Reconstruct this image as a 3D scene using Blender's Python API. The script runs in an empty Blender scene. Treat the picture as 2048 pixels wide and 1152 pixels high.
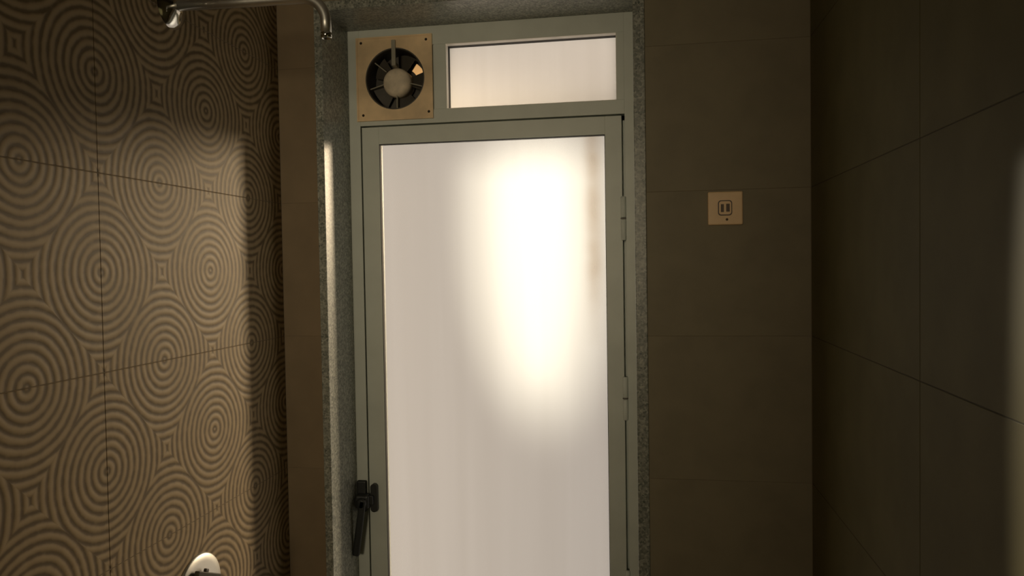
import bpy, bmesh, math
from mathutils import Vector, Matrix, Euler

# ------------------------------------------------------------------ camera, world, lights, exposure
sc = bpy.context.scene
COL = sc.collection
PI = math.pi

cam_d = bpy.data.cameras.new('camera')
cam = bpy.data.objects.new('camera', cam_d)
COL.objects.link(cam)
cam_d.sensor_width = 36.0
cam_d.lens = 26.66
cam_d.clip_start = 0.01
_r = Vector((0.98600617, 0.165957, -0.01581505))
_u = Vector((0.01078721, 0.03115385, 0.99945639))
_f = Vector((-0.16635948, 0.98564076, -0.02892767))
cam.matrix_world = Matrix(((_r.x, _u.x, -_f.x, 0), (_r.y, _u.y, -_f.y, 0), (_r.z, _u.z, -_f.z, 1.5), (0, 0, 0, 1)))
sc.camera = cam

sc.view_settings.view_transform = 'Standard'
sc.view_settings.look = 'None'
sc.view_settings.exposure = 0.0
sc.view_settings.gamma = 1.0
sc.view_settings.use_curve_mapping = False
sc.cycles.max_bounces = 10
sc.cycles.diffuse_bounces = 6
sc.cycles.transparent_max_bounces = 12
sc.cycles.sample_clamp_indirect = 4.0

world = bpy.data.worlds.new('hazy_sky')
sc.world = world
world.use_nodes = True
bg = world.node_tree.nodes['Background']
bg.inputs['Color'].default_value = (1.0, 0.87, 0.74, 1)
bg.inputs['Strength'].default_value = 1.85

# low hazy sun to the right of the door
sun_d = bpy.data.lights.new('sun', 'SUN')
sun_d.energy = 18.0
sun_d.color = (1.0, 0.78, 0.51)
sun_d.angle = math.radians(13.0)
sun = bpy.data.objects.new('sun', sun_d)
COL.objects.link(sun)
_az, _el = math.radians(35.0), math.radians(8.0)
_sd = Vector((-math.sin(_az) * math.cos(_el), -math.cos(_az) * math.cos(_el), -math.sin(_el)))
sun.rotation_euler = _sd.to_track_quat('-Z', 'Y').to_euler()

# added spot standing in for the sun glow on the frosted pane's upper right
spot_d = bpy.data.lights.new('sun_glow_spot', 'SPOT')
spot_d.energy = 10500.0
spot_d.color = (1.0, 0.92, 0.72)
spot_d.spot_size = math.radians(18.5)
spot_d.spot_blend = 0.42
spot_d.shadow_soft_size = 0.095
spot = bpy.data.objects.new('sun_glow_spot', spot_d)
COL.objects.link(spot)
spot.location = (-1.31, 4.60, 2.42)
_t = Vector((-0.238, 1.773, 1.63)) - spot.location
spot.rotation_euler = _t.to_track_quat('-Z', 'Y').to_euler()
spot.scale = (0.285, 1.0, 1.0)

# warm light of the lit hall, coming through the open doorway behind the camera
lamp_d = bpy.data.lights.new('room_lamp', 'AREA')
lamp_d.shape = 'RECTANGLE'
lamp_d.size = 0.60
lamp_d.size_y = 1.1
lamp_d.energy = 35.0
lamp_d.color = (1.0, 0.83, 0.57)
lamp = bpy.data.objects.new('room_lamp', lamp_d)
COL.objects.link(lamp)
lamp.location = (-0.48, -2.75, 1.80)
lamp.rotation_euler = Vector((0.05, 1, -0.05)).to_track_quat('-Z', 'Y').to_euler()

# ------------------------------------------------------------------ helpers
D0 = 1.608          # back wall plane
DD = 1.7592         # front face of the door frame
XL, XR = -0.7972, 0.3414
YF = -1.10          # partition behind the camera
YE = -3.20          # end of the passage beyond it
ZC = 2.42
ZJ = [1.0492 + 0.3 * k for k in range(-4, 6)]   # tile joints


class MB:
    """collects shapes and links them as one mesh object"""

    def __init__(self):
        self.bm = bmesh.new()

    def box(self, x0, x1, y0, y1, z0, z1, bev=0.0, seg=2, mi=0):
        r = bmesh.ops.create_cube(self.bm, size=1.0)
        vs = r['verts']
        for v in vs:
            v.co = Vector((x0 + (v.co.x + .5) * (x1 - x0), y0 + (v.co.y + .5) * (y1 - y0), z0 + (v.co.z + .5) * (z1 - z0)))
        es = list({e for v in vs for e in v.link_edges})
        fs = list({f for v in vs for f in v.link_faces})
        for f in fs:
            f.material_index = mi
        if bev > 0:
            bmesh.ops.bevel(self.bm, geom=es, offset=bev, segments=seg, affect='EDGES', profile=0.5)
        return self

    def lathe(self, prof, origin, axis, n=40, mi=0):
        """prof: list of (radius, height along axis); revolved round axis through origin"""
        o = Vector(origin)
        q = Vector(axis).normalized().to_track_quat('Z', 'Y')
        rings = []
        for r, h in prof:
            if r < 1e-6:
                rings.append([self.bm.verts.new(o + q @ Vector((0, 0, h)))])
            else:
                rings.append([self.bm.verts.new(o + q @ Vector((r * math.cos(2 * PI * i / n), r * math.sin(2 * PI * i / n), h))) for i in range(n)])
        for a, b in zip(rings, rings[1:]):
            for i in range(n):
                j = (i + 1) % n
                if len(a) == 1 and len(b) == 1:
                    continue
                if len(a) == 1:
                    f = self.bm.faces.new((a[0], b[i], b[j]))
                elif len(b) == 1:
                    f = self.bm.faces.new((a[i], b[0], a[j]))
                else:
                    f = self.bm.faces.new((a[i], b[i], b[j], a[j]))
                f.smooth = True
                f.material_index = mi
        return self

    def tube(self, pts, radii, n=24, cap=True):
        pts = [Vector(p) for p in pts]
        if not isinstance(radii, (list, tuple)):
            radii = [radii] * len(pts)
        rings = []
        ref = Vector((0, 1, 0))
        for i, p in enumerate(pts):
            t = (pts[min(i + 1, len(pts) - 1)] - pts[max(i - 1, 0)]).normalized()
            a = ref.cross(t)
            if a.length < 1e-3:
                a = Vector((1, 0, 0)).cross(t)
            a.normalize()
            b = t.cross(a)
            rings.append([self.bm.verts.new(p + radii[i] * (a * math.cos(2 * PI * k / n) + b * math.sin(2 * PI * k / n))) for k in range(n)])
        for A, B in zip(rings, rings[1:]):
            for k in range(n):
                f = self.bm.faces.new((A[k], A[(k + 1) % n], B[(k + 1) % n], B[k]))
                f.smooth = True
        if cap:
            self.bm.faces.new(rings[0][::-1])
            self.bm.faces.new(rings[-1])
        return self

    def prism(self, outline, y0, y1):
        """outline in (x, z), extruded along Y"""
        a = [self.bm.verts.new((x, y0, z)) for x, z in outline]
        b = [self.bm.verts.new((x, y1, z)) for x, z in outline]
        n = len(outline)
        self.bm.faces.new(a)
        self.bm.faces.new(b[::-1])
        for i in range(n):
            self.bm.faces.new((a[i], b[i], b[(i + 1) % n], a[(i + 1) % n]))
        return self

    def xf(self, m):
        bmesh.ops.transform(self.bm, matrix=m, verts=self.bm.verts[:])
        return self

    def mesh(self, name, mats):
        bmesh.ops.recalc_face_normals(self.bm, faces=self.bm.faces[:])
        me = bpy.data.meshes.new(name)
        self.bm.to_mesh(me)
        self.bm.free()
        for m in (mats if isinstance(mats, (list, tuple)) else [mats]):
            me.materials.append(m)
        return me

    def build(self, name, mats, parent=None, label=None):
        o = bpy.data.objects.new(name, self.mesh(name, mats))
        COL.objects.link(o)
        if parent is not None:
            put(o, parent)
        if label:
            o['label'] = label
        return o


def put(o, parent):
    o.parent = parent
    o.matrix_parent_inverse = root_world(parent).inverted()


def root_world(o):
    m = Matrix.LocRotScale(o.location, o.rotation_euler, o.scale)
    if o.parent is not None:
        m = root_world(o.parent) @ o.matrix_parent_inverse @ m
    return m


def empty(name, loc, **props):
    o = bpy.data.objects.new(name, None)
    COL.objects.link(o)
    o.location = loc
    o.empty_display_size = 0.05
    for k, v in props.items():
        o[k] = v
    return o


def tag(o, **props):
    for k, v in props.items():
        o[k] = v
    return o


# ------------------------------------------------------------------ materials
def new_mat(name):
    m = bpy.data.materials.new(name)
    m.use_nodes = True
    nt = m.node_tree
    return m, nt, nt.nodes['Principled BSDF']


def N(nt, t, **kw):
    n = nt.nodes.new(t)
    for k, v in kw.items():
        setattr(n, k, v)
    return n


def math_n(nt, op, a, b=None, c=None):
    n = N(nt, 'ShaderNodeMath', operation=op)
    for i, v in enumerate((a, b, c)):
        if v is None:
            continue
        if isinstance(v, (int, float)):
            n.inputs[i].default_value = v
        else:
            nt.links.new(v, n.inputs[i])
    return n.outputs[0]


def ramp(nt, fac, stops):
    n = N(nt, 'ShaderNodeValToRGB')
    while len(n.color_ramp.elements) < len(stops):
        n.color_ramp.elements.new(0.5)
    for e, (p, c) in zip(n.color_ramp.elements, stops):
        e.position = p
        e.color = (*c, 1)
    nt.links.new(fac, n.inputs[0])
    return n.outputs[0]


def plain(name, col, rough=0.5, metal=0.0, mottle=0.08, scale=30.0, bump=0.0, spec=0.5):
    m, nt, b = new_mat(name)
    tc = N(nt, 'ShaderNodeTexCoord')
    nz = N(nt, 'ShaderNodeTexNoise')
    nz.inputs['Scale'].default_value = scale
    nz.inputs['Detail'].default_value = 4
    nt.links.new(tc.outputs['Object'], nz.inputs['Vector'])
    c = ramp(nt, nz.outputs[0], [(0.3, tuple(x * (1 - mottle) for x in col)), (0.7, tuple(min(1, x * (1 + mottle)) for x in col))])
    nt.links.new(c, b.inputs['Base Color'])
    b.inputs['Roughness'].default_value = rough
    b.inputs['Metallic'].default_value = metal
    b.inputs['Specular IOR Level'].default_value = spec
    if bump > 0:
        bp = N(nt, 'ShaderNodeBump')
        bp.inputs['Strength'].default_value = bump
        bp.inputs['Distance'].default_value = 0.001
        nt.links.new(nz.outputs[0], bp.inputs['Height'])
        nt.links.new(bp.outputs[0], b.inputs['Normal'])
    return m


def ring_tile():
    """wall tile printed with touching discs of concentric rings (period one tile height, square lattice)"""
    m, nt, b = new_mat('ring_tile')
    L = nt.links
    tc = N(nt, 'ShaderNodeTexCoord')
    sp = N(nt, 'ShaderNodeSeparateXYZ')
    wob = N(nt, 'ShaderNodeTexNoise')
    wob.inputs['Scale'].default_value = 22
    L.new(tc.outputs['Object'], wob.inputs['Vector'])
    L.new(tc.outputs['Object'], sp.inputs[0])
    P, Q = 0.294, 0.300

    def dist(oy, oz):
        y = math_n(nt, 'WRAP', math_n(nt, 'SUBTRACT', sp.outputs[1], oy * P), P / 2, -P / 2)
        z = math_n(nt, 'WRAP', math_n(nt, 'SUBTRACT', sp.outputs[2], oz * Q), Q / 2, -Q / 2)
        return math_n(nt, 'SQRT', math_n(nt, 'ADD', math_n(nt, 'MULTIPLY', y, y), math_n(nt, 'MULTIPLY', z, z)))
    d = math_n(nt, 'MINIMUM', dist(0.5, 0.0), dist(0.0, 0.5))
    d = math_n(nt, 'ADD', d, math_n(nt, 'MULTIPLY', math_n(nt, 'SUBTRACT', wob.outputs[0], 0.5), 0.0035))
    per = 0.0142
    w = math_n(nt, 'SINE', math_n(nt, 'MULTIPLY', math_n(nt, 'SUBTRACT', d, 0.0052 + per / 4), 2 * PI / per))
    w = math_n(nt, 'ADD', math_n(nt, 'MULTIPLY', w, 0.5), 0.5)
    # worn print: the rings fade in and out a little
    fade = N(nt, 'ShaderNodeTexNoise')
    fade.inputs['Scale'].default_value = 60
    fade.inputs['Detail'].default_value = 5
    L.new(tc.outputs['Object'], fade.inputs['Vector'])
    ww = math_n(nt, 'ADD', w, math_n(nt, 'MULTIPLY', math_n(nt, 'SUBTRACT', fade.outputs[0], 0.5), 0.9))
    c = ramp(nt, ww, [(0.05, RING_DARK), (0.45, RING_MID), (0.95, RING_LIGHT)])
    L.new(c, b.inputs['Base Color'])
    b.inputs['Roughness'].default_value = 0.55
    b.inputs['Specular IOR Level'].default_value = 0.3
    bp = N(nt, 'ShaderNodeBump')
    bp.inputs['Strength'].default_value = 0.35
    bp.inputs['Distance'].default_value = 0.0015
    L.new(w, bp.inputs['Height'])
    L.new(bp.outputs[0], b.inputs['Normal'])
    return m


def granite():
    m, nt, b = new_mat('grey_granite')
    L = nt.links
    tc = N(nt, 'ShaderNodeTexCoord')
    v = N(nt, 'ShaderNodeTexVoronoi')
    v.inputs['Scale'].default_value = 260
    n = N(nt, 'ShaderNodeTexNoise')
    n.inputs['Scale'].default_value = 90
    n.inputs['Detail'].default_value = 6
    L.new(tc.outputs['Object'], v.inputs['Vector'])
    L.new(tc.outputs['Object'], n.inputs['Vector'])
    s = math_n(nt, 'ADD', math_n(nt, 'MULTIPLY', v.outputs['Color'], 0.5), math_n(nt, 'MULTIPLY', n.outputs[0], 0.5))
    c = ramp(nt, s, [(0.22, (0.09, 0.105, 0.09)), (0.5, (0.24, 0.25, 0.215)), (0.8, (0.46, 0.46, 0.40))])
    L.new(c, b.inputs['Base Color'])
    b.inputs['Roughness'].default_value = 0.33
    return m


def frosted(name, trans, through, streak, stain=False):
    """frosted film: scatters light (Translucent) and lets a share straight through"""
    m, nt, b = new_mat(name)
    L = nt.links
    nt.nodes.remove(b)
    out = nt.nodes['Material Output']
    tc = N(nt, 'ShaderNodeTexCoord')
    mp = N(nt, 'ShaderNodeMapping')
    mp.inputs['Scale'].default_value = (26, 1, 0.7)
    L.new(tc.outputs['Object'], mp.inputs['Vector'])
    n = N(nt, 'ShaderNodeTexNoise')
    n.inputs['Scale'].default_value = 1.0
    n.inputs['Detail'].default_value = 3
    L.new(mp.outputs[0], n.inputs['Vector'])
    k = ramp(nt, n.outputs[0], [(0.3, tuple(1 - streak * q for q in (0.9, 1.0, 1.15))), (0.7, (1, 1, 1))])
    if stain:
        # brown run of dirt down the film near the hinge side
        sp = N(nt, 'ShaderNodeSeparateXYZ')
        L.new(tc.outputs['Object'], sp.inputs[0])
        wn = N(nt, 'ShaderNodeTexNoise')
        wn.inputs['Scale'].default_value = 9
        L.new(tc.outputs['Object'], wn.inputs['Vector'])
        dx = math_n(nt, 'DIVIDE', math_n(nt, 'SUBTRACT', sp.outputs[0], -0.104), 0.020)
        g = math_n(nt, 'POWER', 2.718, math_n(nt, 'MULTIPLY', math_n(nt, 'MULTIPLY', dx, dx), -1.0))
        zz = math_n(nt, 'SUBTRACT', sp.outputs[2], 1.30)
        g = math_n(nt, 'MULTIPLY', g, math_n(nt, 'MULTIPLY', math_n(nt, 'GREATER_THAN', wn.outputs[0], -1), math_n(nt, 'SMOOTH_MIN', math_n(nt, 'MAXIMUM', math_n(nt, 'MULTIPLY', zz, 5.0), 0.0), 1.0, 0.2)))
        g = math_n(nt, 'MULTIPLY', g, math_n(nt, 'ADD', math_n(nt, 'MULTIPLY', wn.outputs[0], 1.2), 0.05))
        mx = N(nt, 'ShaderNodeMix', data_type='RGBA')
        L.new(math_n(nt, 'MINIMUM', g, 0.9), mx.inputs[0])
        L.new(k, mx.inputs[6])
        mx.inputs[7].default_value = (0.62, 0.52, 0.42, 1)
        k = mx.outputs[2]

    def tint(col):
        q = N(nt, 'ShaderNodeMix', data_type='RGBA', blend_type='MULTIPLY')
        q.inputs[0].default_value = 1.0
        L.new(k, q.inputs[6])
        q.inputs[7].default_value = (*col, 1)
        return q.outputs[2]
    tl = N(nt, 'ShaderNodeBsdfTranslucent')
    L.new(tint(trans), tl.inputs['Color'])
    tp = N(nt, 'ShaderNodeBsdfTransparent')
    L.new(tint(through), tp.inputs['Color'])
    add = N(nt, 'ShaderNodeAddShader')
    L.new(tl.outputs[0], add.inputs[0])
    L.new(tp.outputs[0], add.inputs[1])
    gl = N(nt, 'ShaderNodeBsdfGlossy')
    gl.inputs['Color'].default_value = (0.02, 0.02, 0.02, 1)
    gl.inputs['Roughness'].default_value = 0.5
    add2 = N(nt, 'ShaderNodeAddShader')
    L.new(add.outputs[0], add2.inputs[0])
    L.new(gl.outputs[0], add2.inputs[1])
    L.new(add2.outputs[0], out.inputs['Surface'])
    return m


def clear_glass():
    m, nt, b = new_mat('pane_core')
    nt.nodes.remove(b)
    tp = N(nt, 'ShaderNodeBsdfTransparent')
    nt.links.new(tp.outputs[0], nt.nodes['Material Output'].inputs['Surface'])
    return m


RING_DARK = (0.120, 0.082, 0.036)
RING_MID = (0.25, 0.180, 0.093)
RING_LIGHT = (0.350, 0.260, 0.143)
M_RING = ring_tile()
M_BROWN = plain('brown_tile', (0.245, 0.213, 0.142), 0.55, mottle=0.10, scale=12, spec=0.25)
M_BROWN2 = plain('warm_brown_tile', (0.225, 0.168, 0.102), 0.55, mottle=0.10, scale=12, spec=0.25)
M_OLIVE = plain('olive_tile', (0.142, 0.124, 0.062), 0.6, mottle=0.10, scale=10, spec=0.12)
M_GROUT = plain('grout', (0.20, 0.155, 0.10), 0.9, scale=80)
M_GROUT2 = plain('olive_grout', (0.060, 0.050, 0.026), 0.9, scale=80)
M_PLASTER = plain('plaster', (0.45, 0.42, 0.37), 0.9)
M_FLOOR = plain('floor_tile', (0.22, 0.19, 0.15), 0.5)
M_GRANITE = granite()
M_ALU = plain('grey_aluminium', (0.61, 0.65, 0.60), 0.42, mottle=0.05, scale=14)
M_LIT_RETURN = plain('lit_aluminium', (0.90, 0.87, 0.80), 0.5)  # light caught by the aluminium inner face, put into a paler colour
M_RUBBER = plain('black_rubber', (0.018, 0.016, 0.012), 0.7)
M_FILM = frosted('frosted_film', (0.04, 0.04, 0.04), (0.205, 0.205, 0.205), 0.05, stain=True)
M_FILM2 = frosted('frosted_film_light', (0.52, 0.51, 0.50), (0.02, 0.02, 0.02), 0.07)
M_CORE = clear_glass()
M_BLACK = plain('black_metal', (0.020, 0.022, 0.021), 0.45)
M_CHROME = plain('chrome', (0.62, 0.61, 0.58), 0.10, metal=1.0, mottle=0.03)
M_REFLECTION = plain('dark_reflection', (0.045, 0.038, 0.018), 0.5, spec=0.3)  # tone of the dark reflection in the mixer plate
M_SATIN = plain('satin_chrome', (0.62, 0.61, 0.57), 0.42, metal=1.0, mottle=0.03)
M_CREAM = plain('cream_plastic', (0.80, 0.60, 0.36), 0.4, mottle=0.22, scale=14)
M_HUB = plain('dusty_grey_plastic', (0.80, 0.69, 0.53), 0.6, mottle=0.2, scale=40)
M_DARK = plain('dark_plastic', (0.075, 0.066, 0.052), 0.5)
M_STRUT = plain('pale_strut', (0.36, 0.34, 0.27), 0.4)
M_SCREW = plain('dark_screw', (0.05, 0.04, 0.03), 0.5, metal=0.6)
M_SOCKET = plain('ivory_plastic', (0.92, 0.66, 0.39), 0.35, mottle=0.05)
M_SOCKET_D = plain('brown_plastic', (0.10, 0.06, 0.035), 0.4)
M_OUT = plain('whitewash', (0.6, 0.56, 0.5), 0.9)

# ------------------------------------------------------------------ room shell
S = dict(kind='structure')
T = 0.008     # tile thickness
G = 0.0007    # half joint


def wall_left():
    w = MB().box(XL - 0.18, XL - 0.0006, YE, D0 + 0.22, 0, ZC).build('wall_left', M_GROUT)
    tag(w, **S)
    TW = 0.588
    me = MB().box(-T, 0, 0.0004, TW - 0.0004, G, 0.3 - G, 0.0004, 1).mesh('tile', M_RING)
    for z in ZJ:
        y = D0 - TW
        for k in range(5):
            y0 = D0 - TW * (k + 1)
            if y0 < YF:
                break
            if z + 0.3 > ZC or z < 0:
                continue
            o = bpy.data.objects.new('tile', me)
            COL.objects.link(o)
            o.location = (XL, y0, z)
            put(o, w)
    return w


def wall_right():
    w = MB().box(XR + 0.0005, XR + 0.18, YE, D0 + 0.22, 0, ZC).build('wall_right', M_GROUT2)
    tag(w, **S)
    TW = 0.6
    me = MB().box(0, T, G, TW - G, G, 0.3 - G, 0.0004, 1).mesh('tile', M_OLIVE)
    for z in ZJ:
        if z + 0.3 > ZC or z < 0:
            continue
        for k in range(5):
            y0 = D0 - TW * (k + 1)
            if y0 < YF:
                break
            o = bpy.data.objects.new('tile', me)
            COL.objects.link(o)
            o.location = (XR, y0, z)
            put(o, w)
    return w


JL0, JL1 = -0.7085, -0.6906     # left jamb
JR0, JR1 = -0.0090, 0.0150      # right jamb
ZS = 2.0725                     # soffit
YB = 1.83                       # outer face of the wall


def wall_back():
    b = MB()
    b.box(XL - T, JL0, D0 + 0.0005, YB, 0, ZC)
    b.box(JR1, XR + T, D0 + 0.0005, YB, 0, ZC)
    b.box(JL0, JR1, D0 + 0.0005, YB, ZS + 0.02, ZC)
    w = b.build('wall_back', M_GROUT)
    tag(w, **S)
    g = 0.0003
    ml = MB().box(XL + 0.001, JL0 - 0.0005, D0, D0 + T, g, 0.3 - g, 0.0003, 1).mesh('tile', M_BROWN2)
    mr = MB().box(JR1 + 0.0005, XR - 0.001, D0, D0 + T, g, 0.3 - g, 0.0003, 1).mesh('tile', M_BROWN)
    for z in ZJ:
        if z + 0.3 > ZC or z < 0:
            continue
        for me in (ml, mr):
            o = bpy.data.objects.new('tile', me)
            COL.objects.link(o)
            o.location = (0, 0, z)
            put(o, w)
    o = MB().box(JL0 + 0.0005, JR1 - 0.0005, D0, D0 + T, ZS + 0.021, 2.248).build('tile', M_BROWN, w)
    return w


wall_left()
wall_right()
wall_back()
fw = MB().box(-0.22, XR, YF - 0.12, YF, 0, ZC)
fw.box(XL, -0.22, YF - 0.12, YF, 2.12, ZC)
fw.box(XL, -0.22, YF - 0.12, YF, 0, 1.34)        # added low wall, shades the lower back wall from the hall light
tag(fw.build('wall_front', M_BROWN), **S)
tag(MB().box(XL - 0.18, XR + 0.18, YE - 0.15, YE, 0, ZC).build('wall_end', M_BROWN), **S)
tag(MB().box(XL - 0.18, XR + 0.18, YE - 0.15, YB, -0.12, 0).build('floor', M_FLOOR), **S)
tag(MB().box(XL - 0.18, XR + 0.18, YE - 0.15, YB, ZC, ZC + 0.12).build('ceiling', M_PLASTER), **S)

# granite lining of the doorway
t1 = tag(empty('trim_1', (-0.35, D0, 0)), **S)
MB().box(JL0, JL1, D0 - 0.003, YB, 0, ZS, 0.0015, 2).build('jamb', M_GRANITE, t1)
MB().box(JR0, JR1, D0 - 0.003, YB, 0, ZS, 0.0015, 2).build('jamb', M_GRANITE, t1)
MB().box(JL0, JR1, D0 - 0.003, YB, ZS, ZS + 0.02, 0.0015, 2).build('lintel', M_GRANITE, t1)

# ------------------------------------------------------------------ aluminium frame round door, fan and transom light
FY0, FY1 = DD, DD + 0.050
fr = tag(empty('trim_2', (-0.35, DD, 0)), **S)
b = MB().box(JL1, -0.6625, FY0, FY1, 0, ZS, 0.0005, 1)
b.box(-0.6625, -0.6500, FY0 + 0.026, FY1, 0, 1.8435)          # rebate behind the sash edge
b.build('frame_post', M_ALU, fr)
b = MB().box(-0.0305, JR0, FY0, FY1, 0, ZS, 0.0005, 1)
b.box(-0.0450, -0.0305, FY0 + 0.026, FY1, 0, 1.8435)
b.build('frame_post', M_ALU, fr)
b = MB().box(-0.6625, -0.0305, FY0, FY1, 1.8435, 1.8755, 0.0005, 1)
b.box(-0.6625, -0.0305, FY0 + 0.026, FY1, 1.8330, 1.8435)
b.box(-0.6625, -0.0305, FY1, FY1 + 0.055, 1.8520, 1.8600)      # added bar outside, cuts the spot beam above the sash
b.build('frame_rail', M_ALU, fr)
MB().box(-0.6625, -0.0305, FY0, FY1, 2.0283, ZS, 0.0005, 1).build('frame_rail', M_ALU, fr)
MB().box(-0.4765, -0.4474, FY0, FY1, 1.8755, 2.0283, 0.0005, 1).build('frame_mullion', M_ALU, fr)
MB().box(-0.0475, -0.0305, FY0, FY1, 1.8755, 2.0283, 0.0005, 1).build('frame_post', M_ALU, fr)

# transom light
TX0, TX1, TZ0, TZ1 = -0.4474, -0.0475, 1.8755, 2.0283
w1 = tag(empty('window_1', (-0.247, DD, TZ0)), **S)


def reveal_ring(x0, x1, z0, z1, y0, y1, t):
    m = MB()
    m.box(x0, x0 + t, y0, y1, z0, z1)
    m.box(x1 - t, x1, y0, y1, z0, z1)
    m.box(x0 + t, x1 - t, y0, y1, z1 - t, z1)
    m.box(x0 + t, x1 - t, y0, y1, z0, z0 + t)
    return m


reveal_ring(TX0, TX1, TZ0, TZ1, DD + 0.001, DD + 0.020, 0.0010).build('lit_return', M_LIT_RETURN, w1)  # front part of the frame's inner face, coloured as if lit
reveal_ring(TX0, TX1, TZ0, TZ1, DD + 0.020, DD + 0.036, 0.0016).build('gasket', M_RUBBER, w1)


def pane(x0, x1, y0, y1, z0, z1, film, parent):
    m = MB().box(x0, x1, y0, y1, z0, z1, mi=1)
    for f in m.bm.faces:
        if f.calc_center_median().y < y0 + 1e-5:
            f.material_index = 0
    return m.build('pane', [film, M_CORE], parent)


pane(TX0, TX1, DD + 0.036, DD + 0.041, TZ0, TZ1, M_FILM2, w1)

# ------------------------------------------------------------------ the door
SX0, SX1, SZ0, SZ1 = -0.6590, -0.0375, 0.012, 1.8395
PX0, PX1, PZ0, PZ1 = -0.6165, -0.0755, 0.130, 1.7985
door = tag(empty('door_1', (-0.348, DD, 0)), **S)
SY0, SY1 = DD, DD + 0.026
MB().box(SX0, PX0, SY0, SY1, SZ0, SZ1, 0.0005, 1).build('stile', M_ALU, door)
MB().box(PX1, SX1, SY0, SY1, SZ0, SZ1, 0.0005, 1).build('stile', M_ALU, door)
MB().box(PX0, PX1, SY0, SY1, PZ1, SZ1, 0.0005, 1).build('rail', M_ALU, door)
MB().box(PX0, PX1, SY0, SY1, SZ0, PZ0, 0.001, 1).build('rail', M_ALU, door)
reveal_ring(PX0, PX1, PZ0, PZ1, DD + 0.002, DD + 0.013, 0.0012).build('gasket', M_RUBBER, door)
pane(PX0, PX1, DD + 0.013, DD + 0.018, PZ0, PZ1, M_FILM, door)

# hinges: two knuckles with a dark joint
for zc in (1.605, 1.191, 0.740, 0.25):
    h = MB().box(-0.0420, -0.0290, DD - 0.0025, DD + 0.004, zc - 0.0015, zc + 0.0015).build('hinge', M_DARK, door)
    for z0, z1 in ((zc - 0.050, zc - 0.0022), (zc + 0.0022, zc + 0.050)):
        k = MB().lathe([(0, z0), (0.0050, z0), (0.0060, z0 + 0.0015), (0.0060, z1 - 0.0015), (0.0050, z1), (0, z1)], (-0.0352, DD - 0.002, 0), (0, 0, 1), 20)
        k.build('knuckle', M_ALU, h)

# black latch handle on the left post with its keeper on the sash
hd = MB().box(-0.6940 + 0.006, -0.6640, DD - 0.012, DD, 0.9050, 0.9820, 0.004, 3)
hd.box(-0.6865, -0.6520, DD - 0.030, DD - 0.004, 0.9180, 0.9520, 0.006, 3)
hd = hd.build('handle', M_BLACK, door, 'black metal latch handle')
mb = MB().box(-0.0085, 0.0085, -0.006, 0.006, -0.128, 0.012, 0.0045, 3)
mb.xf(Matrix.Translation((-0.6655, DD - 0.034, 0.932)) @ Matrix.Rotation(math.radians(8.5), 4, 'Y'))
mb.build('lever', M_BLACK, hd)
mb = MB().lathe([(0, 0), (0.012, 0), (0.012, 0.026), (0.010, 0.030), (0, 0.030)], (-0.668, DD - 0.010, 0.934), (0, -1, 0), 24)
mb.build('pivot', M_BLACK, hd)
kp = MB()
n = 24
kp.prism([(-0.6445 + 0.0085 * math.cos(2 * PI * i / n), 0.9405 + (0.026 if math.sin(2 * PI * i / n) > 0 else -0.026) + 0.0085 * math.sin(2 * PI * i / n)) for i in range(n)], DD - 0.012, DD)
kp.box(-0.6560, -0.6440, DD - 0.020, DD - 0.006, 0.925, 0.949, 0.003, 2)
kp.build('keeper', M_BLACK, door, 'black catch plate')

# ------------------------------------------------------------------ exhaust fan in the square panel left of the transom light
FC = Vector((-0.572, 0, 1.952))
RH = 0.0712
fan = tag(empty('exhaust_fan', (FC.x, DD, 1.854)), label='square cream exhaust fan with round dark opening above the door, left of the transom light', category='fan')


def plate_with_hole(x0, x1, z0, z1, y0, y1, c, r, n=64):
    m = MB()
    bm = m.bm
    ang = [2 * PI * i / n for i in range(n)]

    def sq(a):
        dx, dz = math.cos(a), math.sin(a)
        t = min(((x1 - c.x) / dx) if dx > 1e-9 else (((x0 - c.x) / dx) if dx < -1e-9 else 9e9),
                ((z1 - c.z) / dz) if dz > 1e-9 else (((z0 - c.z) / dz) if dz < -1e-9 else 9e9))
        return c.x + dx * t, c.z + dz * t
    # make the square corners exact
    cor = [(x1, z1), (x0, z1), (x0, z0), (x1, z0)]
    for cx, cz in cor:
        a = math.atan2(cz - c.z, cx - c.x) % (2 * PI)
        i = min(range(n), key=lambda k: abs(ang[k] - a))
        ang[i] = a
    rows = []
    for y in (y0, y1):
        o = [bm.verts.new((sq(a)[0], y, sq(a)[1])) for a in ang]
        h = [bm.verts.new((c.x + r * math.cos(a), y, c.z + r * math.sin(a))) for a in ang]
        rows.append((o, h))
    for i in range(n):
        j = (i + 1) % n
        (o0, h0), (o1, h1) = rows
        bm.faces.new((o0[i], o0[j], h0[j], h0[i]))
        bm.faces.new((o1[i], h1[i], h1[j], o1[j]))
        bm.faces.new((o0[i], o1[i], o1[j], o0[j]))
        bm.faces.new((h0[i], h0[j], h1[j], h1[i]))
    return m


plate_with_hole(-0.668, -0.4790, 1.8540, 2.0530, DD - 0.005, DD - 0.0005, FC, RH).build('mounting_plate', M_CREAM, fan)
# raised rim of the plate
reveal_ring(-0.668, -0.4790, 1.8540, 2.0530, DD - 0.0065, DD - 0.005, 0.004).build('plate_rim', M_CREAM, fan)
# panel that fills the opening behind the plate
plate_with_hole(-0.6625, -0.4765, 1.8755, 2.0283, DD + 0.004, DD + 0.010, FC, RH + 0.001).build('backing_panel', M_ALU, fan)
# duct
d_ = MB().lathe([(RH + 0.003, -0.001), (RH, -0.004), (RH - 0.0012, 0.0), (RH - 0.0012, 0.075), (RH + 0.001, 0.075), (RH + 0.001, 0.0)], (FC.x, DD - 0.003, FC.z), (0, 1, 0), 64)
d_.build('duct', M_DARK, fan)
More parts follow.
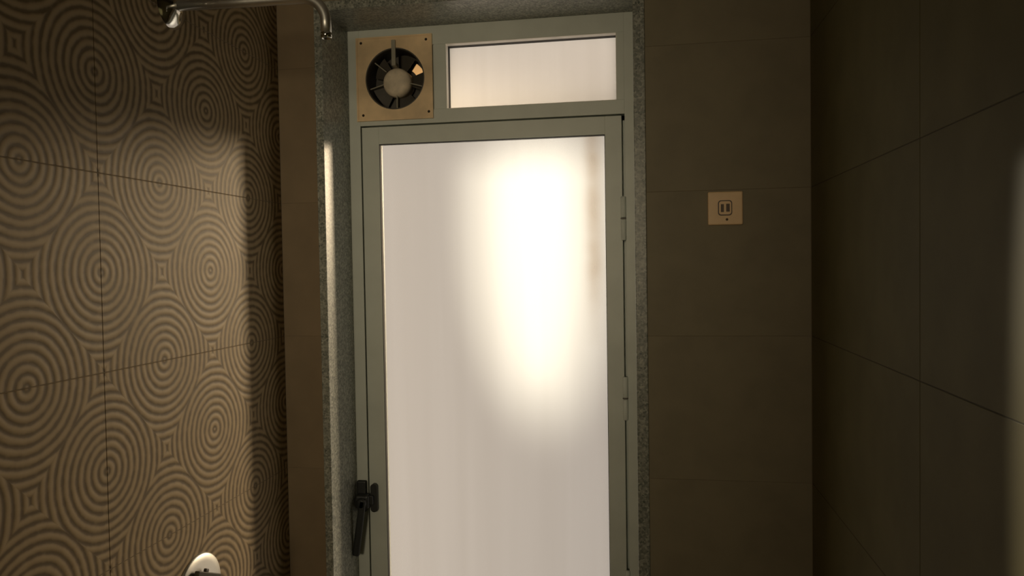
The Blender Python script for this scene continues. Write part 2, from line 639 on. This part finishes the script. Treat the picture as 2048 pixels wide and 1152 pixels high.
# rear shutter: dark disc with an open corner where daylight shows
sh = MB()
n = 72
gap0, gap1, ri, ro = math.radians(24), math.radians(56), 0.0400, 0.0610
for i in range(n):
    a0, a1 = 2 * PI * i / n, 2 * PI * (i + 1) / n
    def P3(r, a, y): return (FC.x + r * math.cos(a), y, FC.z + r * math.sin(a))
    mid = (a0 + a1) / 2
    bands = [(0.0, RH - 0.001)] if not (gap0 < mid < gap1) else [(0.0, ri), (ro, RH - 0.001)]
    for r0, r1 in bands:
        y0, y1 = DD + 0.060, DD + 0.063
        q = [P3(r0, a0, y0), P3(r1, a0, y0), P3(r1, a1, y0), P3(r0, a1, y0)]
        p = [P3(r0, a0, y1), P3(r1, a0, y1), P3(r1, a1, y1), P3(r0, a1, y1)]
        if r0 == 0.0:
            q = [q[0], q[1], q[2]]
            p = [p[0], p[1], p[2]]
        qa = [sh.bm.verts.new(v) for v in q]
        pa = [sh.bm.verts.new(v) for v in p]
        sh.bm.faces.new(qa)
        sh.bm.faces.new(pa[::-1])
        for k in range(len(qa)):
            sh.bm.faces.new((qa[k], pa[k], pa[(k + 1) % len(qa)], qa[(k + 1) % len(qa)]))
sh.build('rear_shutter', M_DARK, fan)
# added amber sheet behind the open corner, colours the daylight there
M_AMBER = frosted('amber_light_tint', (0.62, 0.50, 0.34), (0.02, 0.015, 0.01), 0.05)
MB().box(FC.x + 0.012, FC.x + 0.064, DD + 0.066, DD + 0.0675, FC.z + 0.008, FC.z + 0.064).build('tint_sheet', M_AMBER, fan, 'added amber sheet that tints the daylight in the fan gap')
# blades
for kb in range(5):
    a0 = math.radians(90 + 72 * kb - 18)
    m = MB()
    for s in range(9):
        a = a0 + math.radians(-23 + 46 * s / 8)
        tw = (s / 8 - 0.5) * 0.022
        for r, yy in ((0.030, 0.5), (RH - 0.005, 1.0)):
            for th in (0, 0.0016):
                m.bm.verts.new((FC.x + r * math.cos(a), DD + 0.034 + tw * yy + th, FC.z + r * math.sin(a)))
    m.bm.verts.ensure_lookup_table()
    V = m.bm.verts
    for s in range(8):
        q, p = 4 * s, 4 * s + 4
        m.bm.faces.new((V[q], V[q + 2], V[p + 2], V[p]))
        m.bm.faces.new((V[q + 1], V[p + 1], V[p + 3], V[q + 3]))
        m.bm.faces.new((V[q], V[p], V[p + 1], V[q + 1]))
        m.bm.faces.new((V[q + 2], V[q + 3], V[p + 3], V[p + 2]))
    m.bm.faces.new((V[0], V[1], V[3], V[2]))
    m.bm.faces.new((V[32], V[34], V[35], V[33]))
    m.build('blade', M_DARK, fan)
# motor hub
MB().lathe([(0, 0), (0.012, 0.0), (0.026, 0.002), (0.0325, 0.006), (0.035, 0.013), (0.035, 0.045), (0, 0.045)], (FC.x - 0.001, DD + 0.004, 1.947), (0, 1, 0), 48).build('motor_hub', M_HUB, fan, 'dusty grey round motor cap')
# struts that carry the motor
for ang in (141, 196, 270, 344):
    a = math.radians(ang)
    dx, dz = math.cos(a), math.sin(a)
    m = MB().box(0.033, RH - 0.0015, -0.003, 0.003, -0.0014, 0.0014, 0.0008, 1)
    m.xf(Matrix.Translation((FC.x, DD + 0.012, FC.z)) @ Matrix.Rotation(-a, 4, 'Y'))
    m.build('strut', M_STRUT, fan)
# wide top bracket reaching over the plate
m = MB().box(-0.0052, 0.0052, -0.0095, -0.0045, 0.036, 0.091, 0.0015, 2)
m.box(-0.0052, 0.0052, -0.0095, 0.016, 0.030, 0.038, 0.0012, 2)
m.xf(Matrix.Translation((FC.x - 0.001, DD, FC.z)))
m.build('bracket', M_STRUT, fan)
for dx, dz in ((-0.655, 2.0405), (-0.4935, 2.0400), (-0.6525, 1.8680), (-0.4895, 1.8700)):
    MB().lathe([(0, 0.0025), (0.0022, 0.002), (0.0032, 0.0)], (dx, DD - 0.005, dz), (0, -1, 0), 14).build('screw', M_SCREW, fan)

# ------------------------------------------------------------------ small socket on the back wall
so = tag(empty('socket_plate', (0.1735, D0, 1.577)), label='small square ivory socket plate on the brown tiled wall right of the door', category='socket')
YS = D0
MB().box(0.1388, 0.2080, YS - 0.009, YS, 1.5770, 1.6450, 0.003, 3).build('faceplate', M_SOCKET, so)
ZM = 1.6115


def round_rect(x0, x1, z0, z1, r):
    q = []
    for cx, cz, a0 in ((x1 - r, z1 - r, 0), (x0 + r, z1 - r, 90), (x0 + r, z0 + r, 180), (x1 - r, z0 + r, 270)):
        for k in range(6):
            a = math.radians(a0 + 18 * k)
            q.append((cx + r * math.cos(a), cz + r * math.sin(a)))
    return q


MB().prism(round_rect(0.1585, 0.1865, ZM - 0.0155, ZM + 0.0155, 0.006), YS - 0.0105, YS - 0.0088).build('insert_rim', M_SOCKET_D, so)
ins = MB().prism(round_rect(0.1605, 0.1845, ZM - 0.0135, ZM + 0.0135, 0.0048), YS - 0.0120, YS - 0.0100).build('insert', M_SOCKET, so)
MB().box(0.1640, 0.1700, YS - 0.0128, YS - 0.0118, ZM - 0.0085, ZM + 0.0075, 0.0004, 1).build('slot', M_SOCKET_D, ins)
MB().box(0.1745, 0.1815, YS - 0.0128, YS - 0.0118, ZM - 0.0080, ZM + 0.0080, 0.0004, 1).build('slot', M_SOCKET_D, ins)
for dz in (-0.0235,):
    MB().lathe([(0, 0.0012), (0.0020, 0.001), (0.0026, 0.0)], (0.1762, YS - 0.009, ZM + dz), (0, -1, 0), 14).build('screw', M_SOCKET_D, so)

# ------------------------------------------------------------------ shower arm from the left wall
SY = 1.214
SZ = 1.960
sa = tag(empty('shower_arm', (XL, SY, SZ)), label='chrome shower arm reaching out from the ring patterned wall and bending down at its end', category='shower')
MB().lathe([(0, 0.016), (0.010, 0.016), (0.016, 0.014), (0.029, 0.009), (0.037, 0.004), (0.0395, 0.0)], (XL, SY, SZ), (1, 0, 0), 48).build('flange', M_CHROME, sa)
x1, rb = -0.5560, 0.042
pts = [(XL + 0.002, SY, SZ), (x1 - 0.10, SY, SZ - 0.003), (x1, SY, SZ - 0.004)]
for i in range(1, 13):
    a = PI / 2 * i / 12 * 0.97
    pts.append((x1 + rb * math.sin(a), SY, SZ - 0.004 - rb * (1 - math.cos(a))))
e = pts[-1]
pts.append((e[0] + 0.0005, SY, e[2] - 0.021))
MB().tube(pts, 0.0088, 28).build('pipe', M_SATIN, sa)
m = MB().lathe([(0.0085, 0.0), (0.0092, 0.001), (0.0092, 0.009), (0.0072, 0.010), (0.0072, 0.002), (0, 0.002)], (e[0] + 0.0005, SY, e[2] - 0.020), (0, 0, -1), 28)
m.build('outlet_nipple', M_CHROME, sa)

# ------------------------------------------------------------------ concealed mixer low on the left wall
TY, TZ = 1.247, 0.916
tp_ = tag(empty('mixer_tap', (XL, TY, TZ)), label='round chrome mixer plate low on the ring patterned wall', category='tap')
prof = [(0, 0.0075), (0.030, 0.0071), (0.055, 0.0058), (0.067, 0.0046), (0.0695, 0.003), (0.070, 0.0)]
MB().lathe(prof, (XL, TY, TZ), (1, 0, 0), 64).build('escutcheon', M_SATIN, tp_)
MB().lathe([(0.024, 0.006), (0.023, 0.012), (0.021, 0.013), (0, 0.013)], (XL, TY, TZ), (1, 0, 0), 40).build('spindle', M_CHROME, tp_)
tilt = Matrix.Translation((0, TY, TZ)) @ Matrix.Rotation(math.radians(-25), 4, 'X') @ Matrix.Translation((0, -TY, -TZ))
mb = MB().box(XL + 0.009, XL + 0.018, TY - 0.042, TY + 0.036, TZ - 0.030, TZ + 0.0350, 0.0015, 2)  # dark bar stands in for the dark reflection in the lower plate
hb = mb.xf(tilt).build('lever', M_REFLECTION, tp_, 'dark bar standing in for a reflection across the plate')
mb = MB().box(XL + 0.011, XL + 0.017, TY - 0.018, TY - 0.008, TZ + 0.034, TZ + 0.0410, 0.0015, 2)  # small bump on the outline of the same reflection
mb.xf(tilt).build('reflection_nub', M_DARK, hb)

# ------------------------------------------------------------------ unseen wall added right of the door to block part of the sun
tag(MB().box(1.88, 7.0, 5.0, 5.2, -0.2, 6.0).build('wall_sun_blocker', M_OUT), **S)
# unseen slab added over the doorway to keep the spot off the transom
tag(MB().box(-1.4, 1.2, YB, YB + 1.25, 2.074, 2.16).build('trim_spot_blocker', M_OUT), **S)
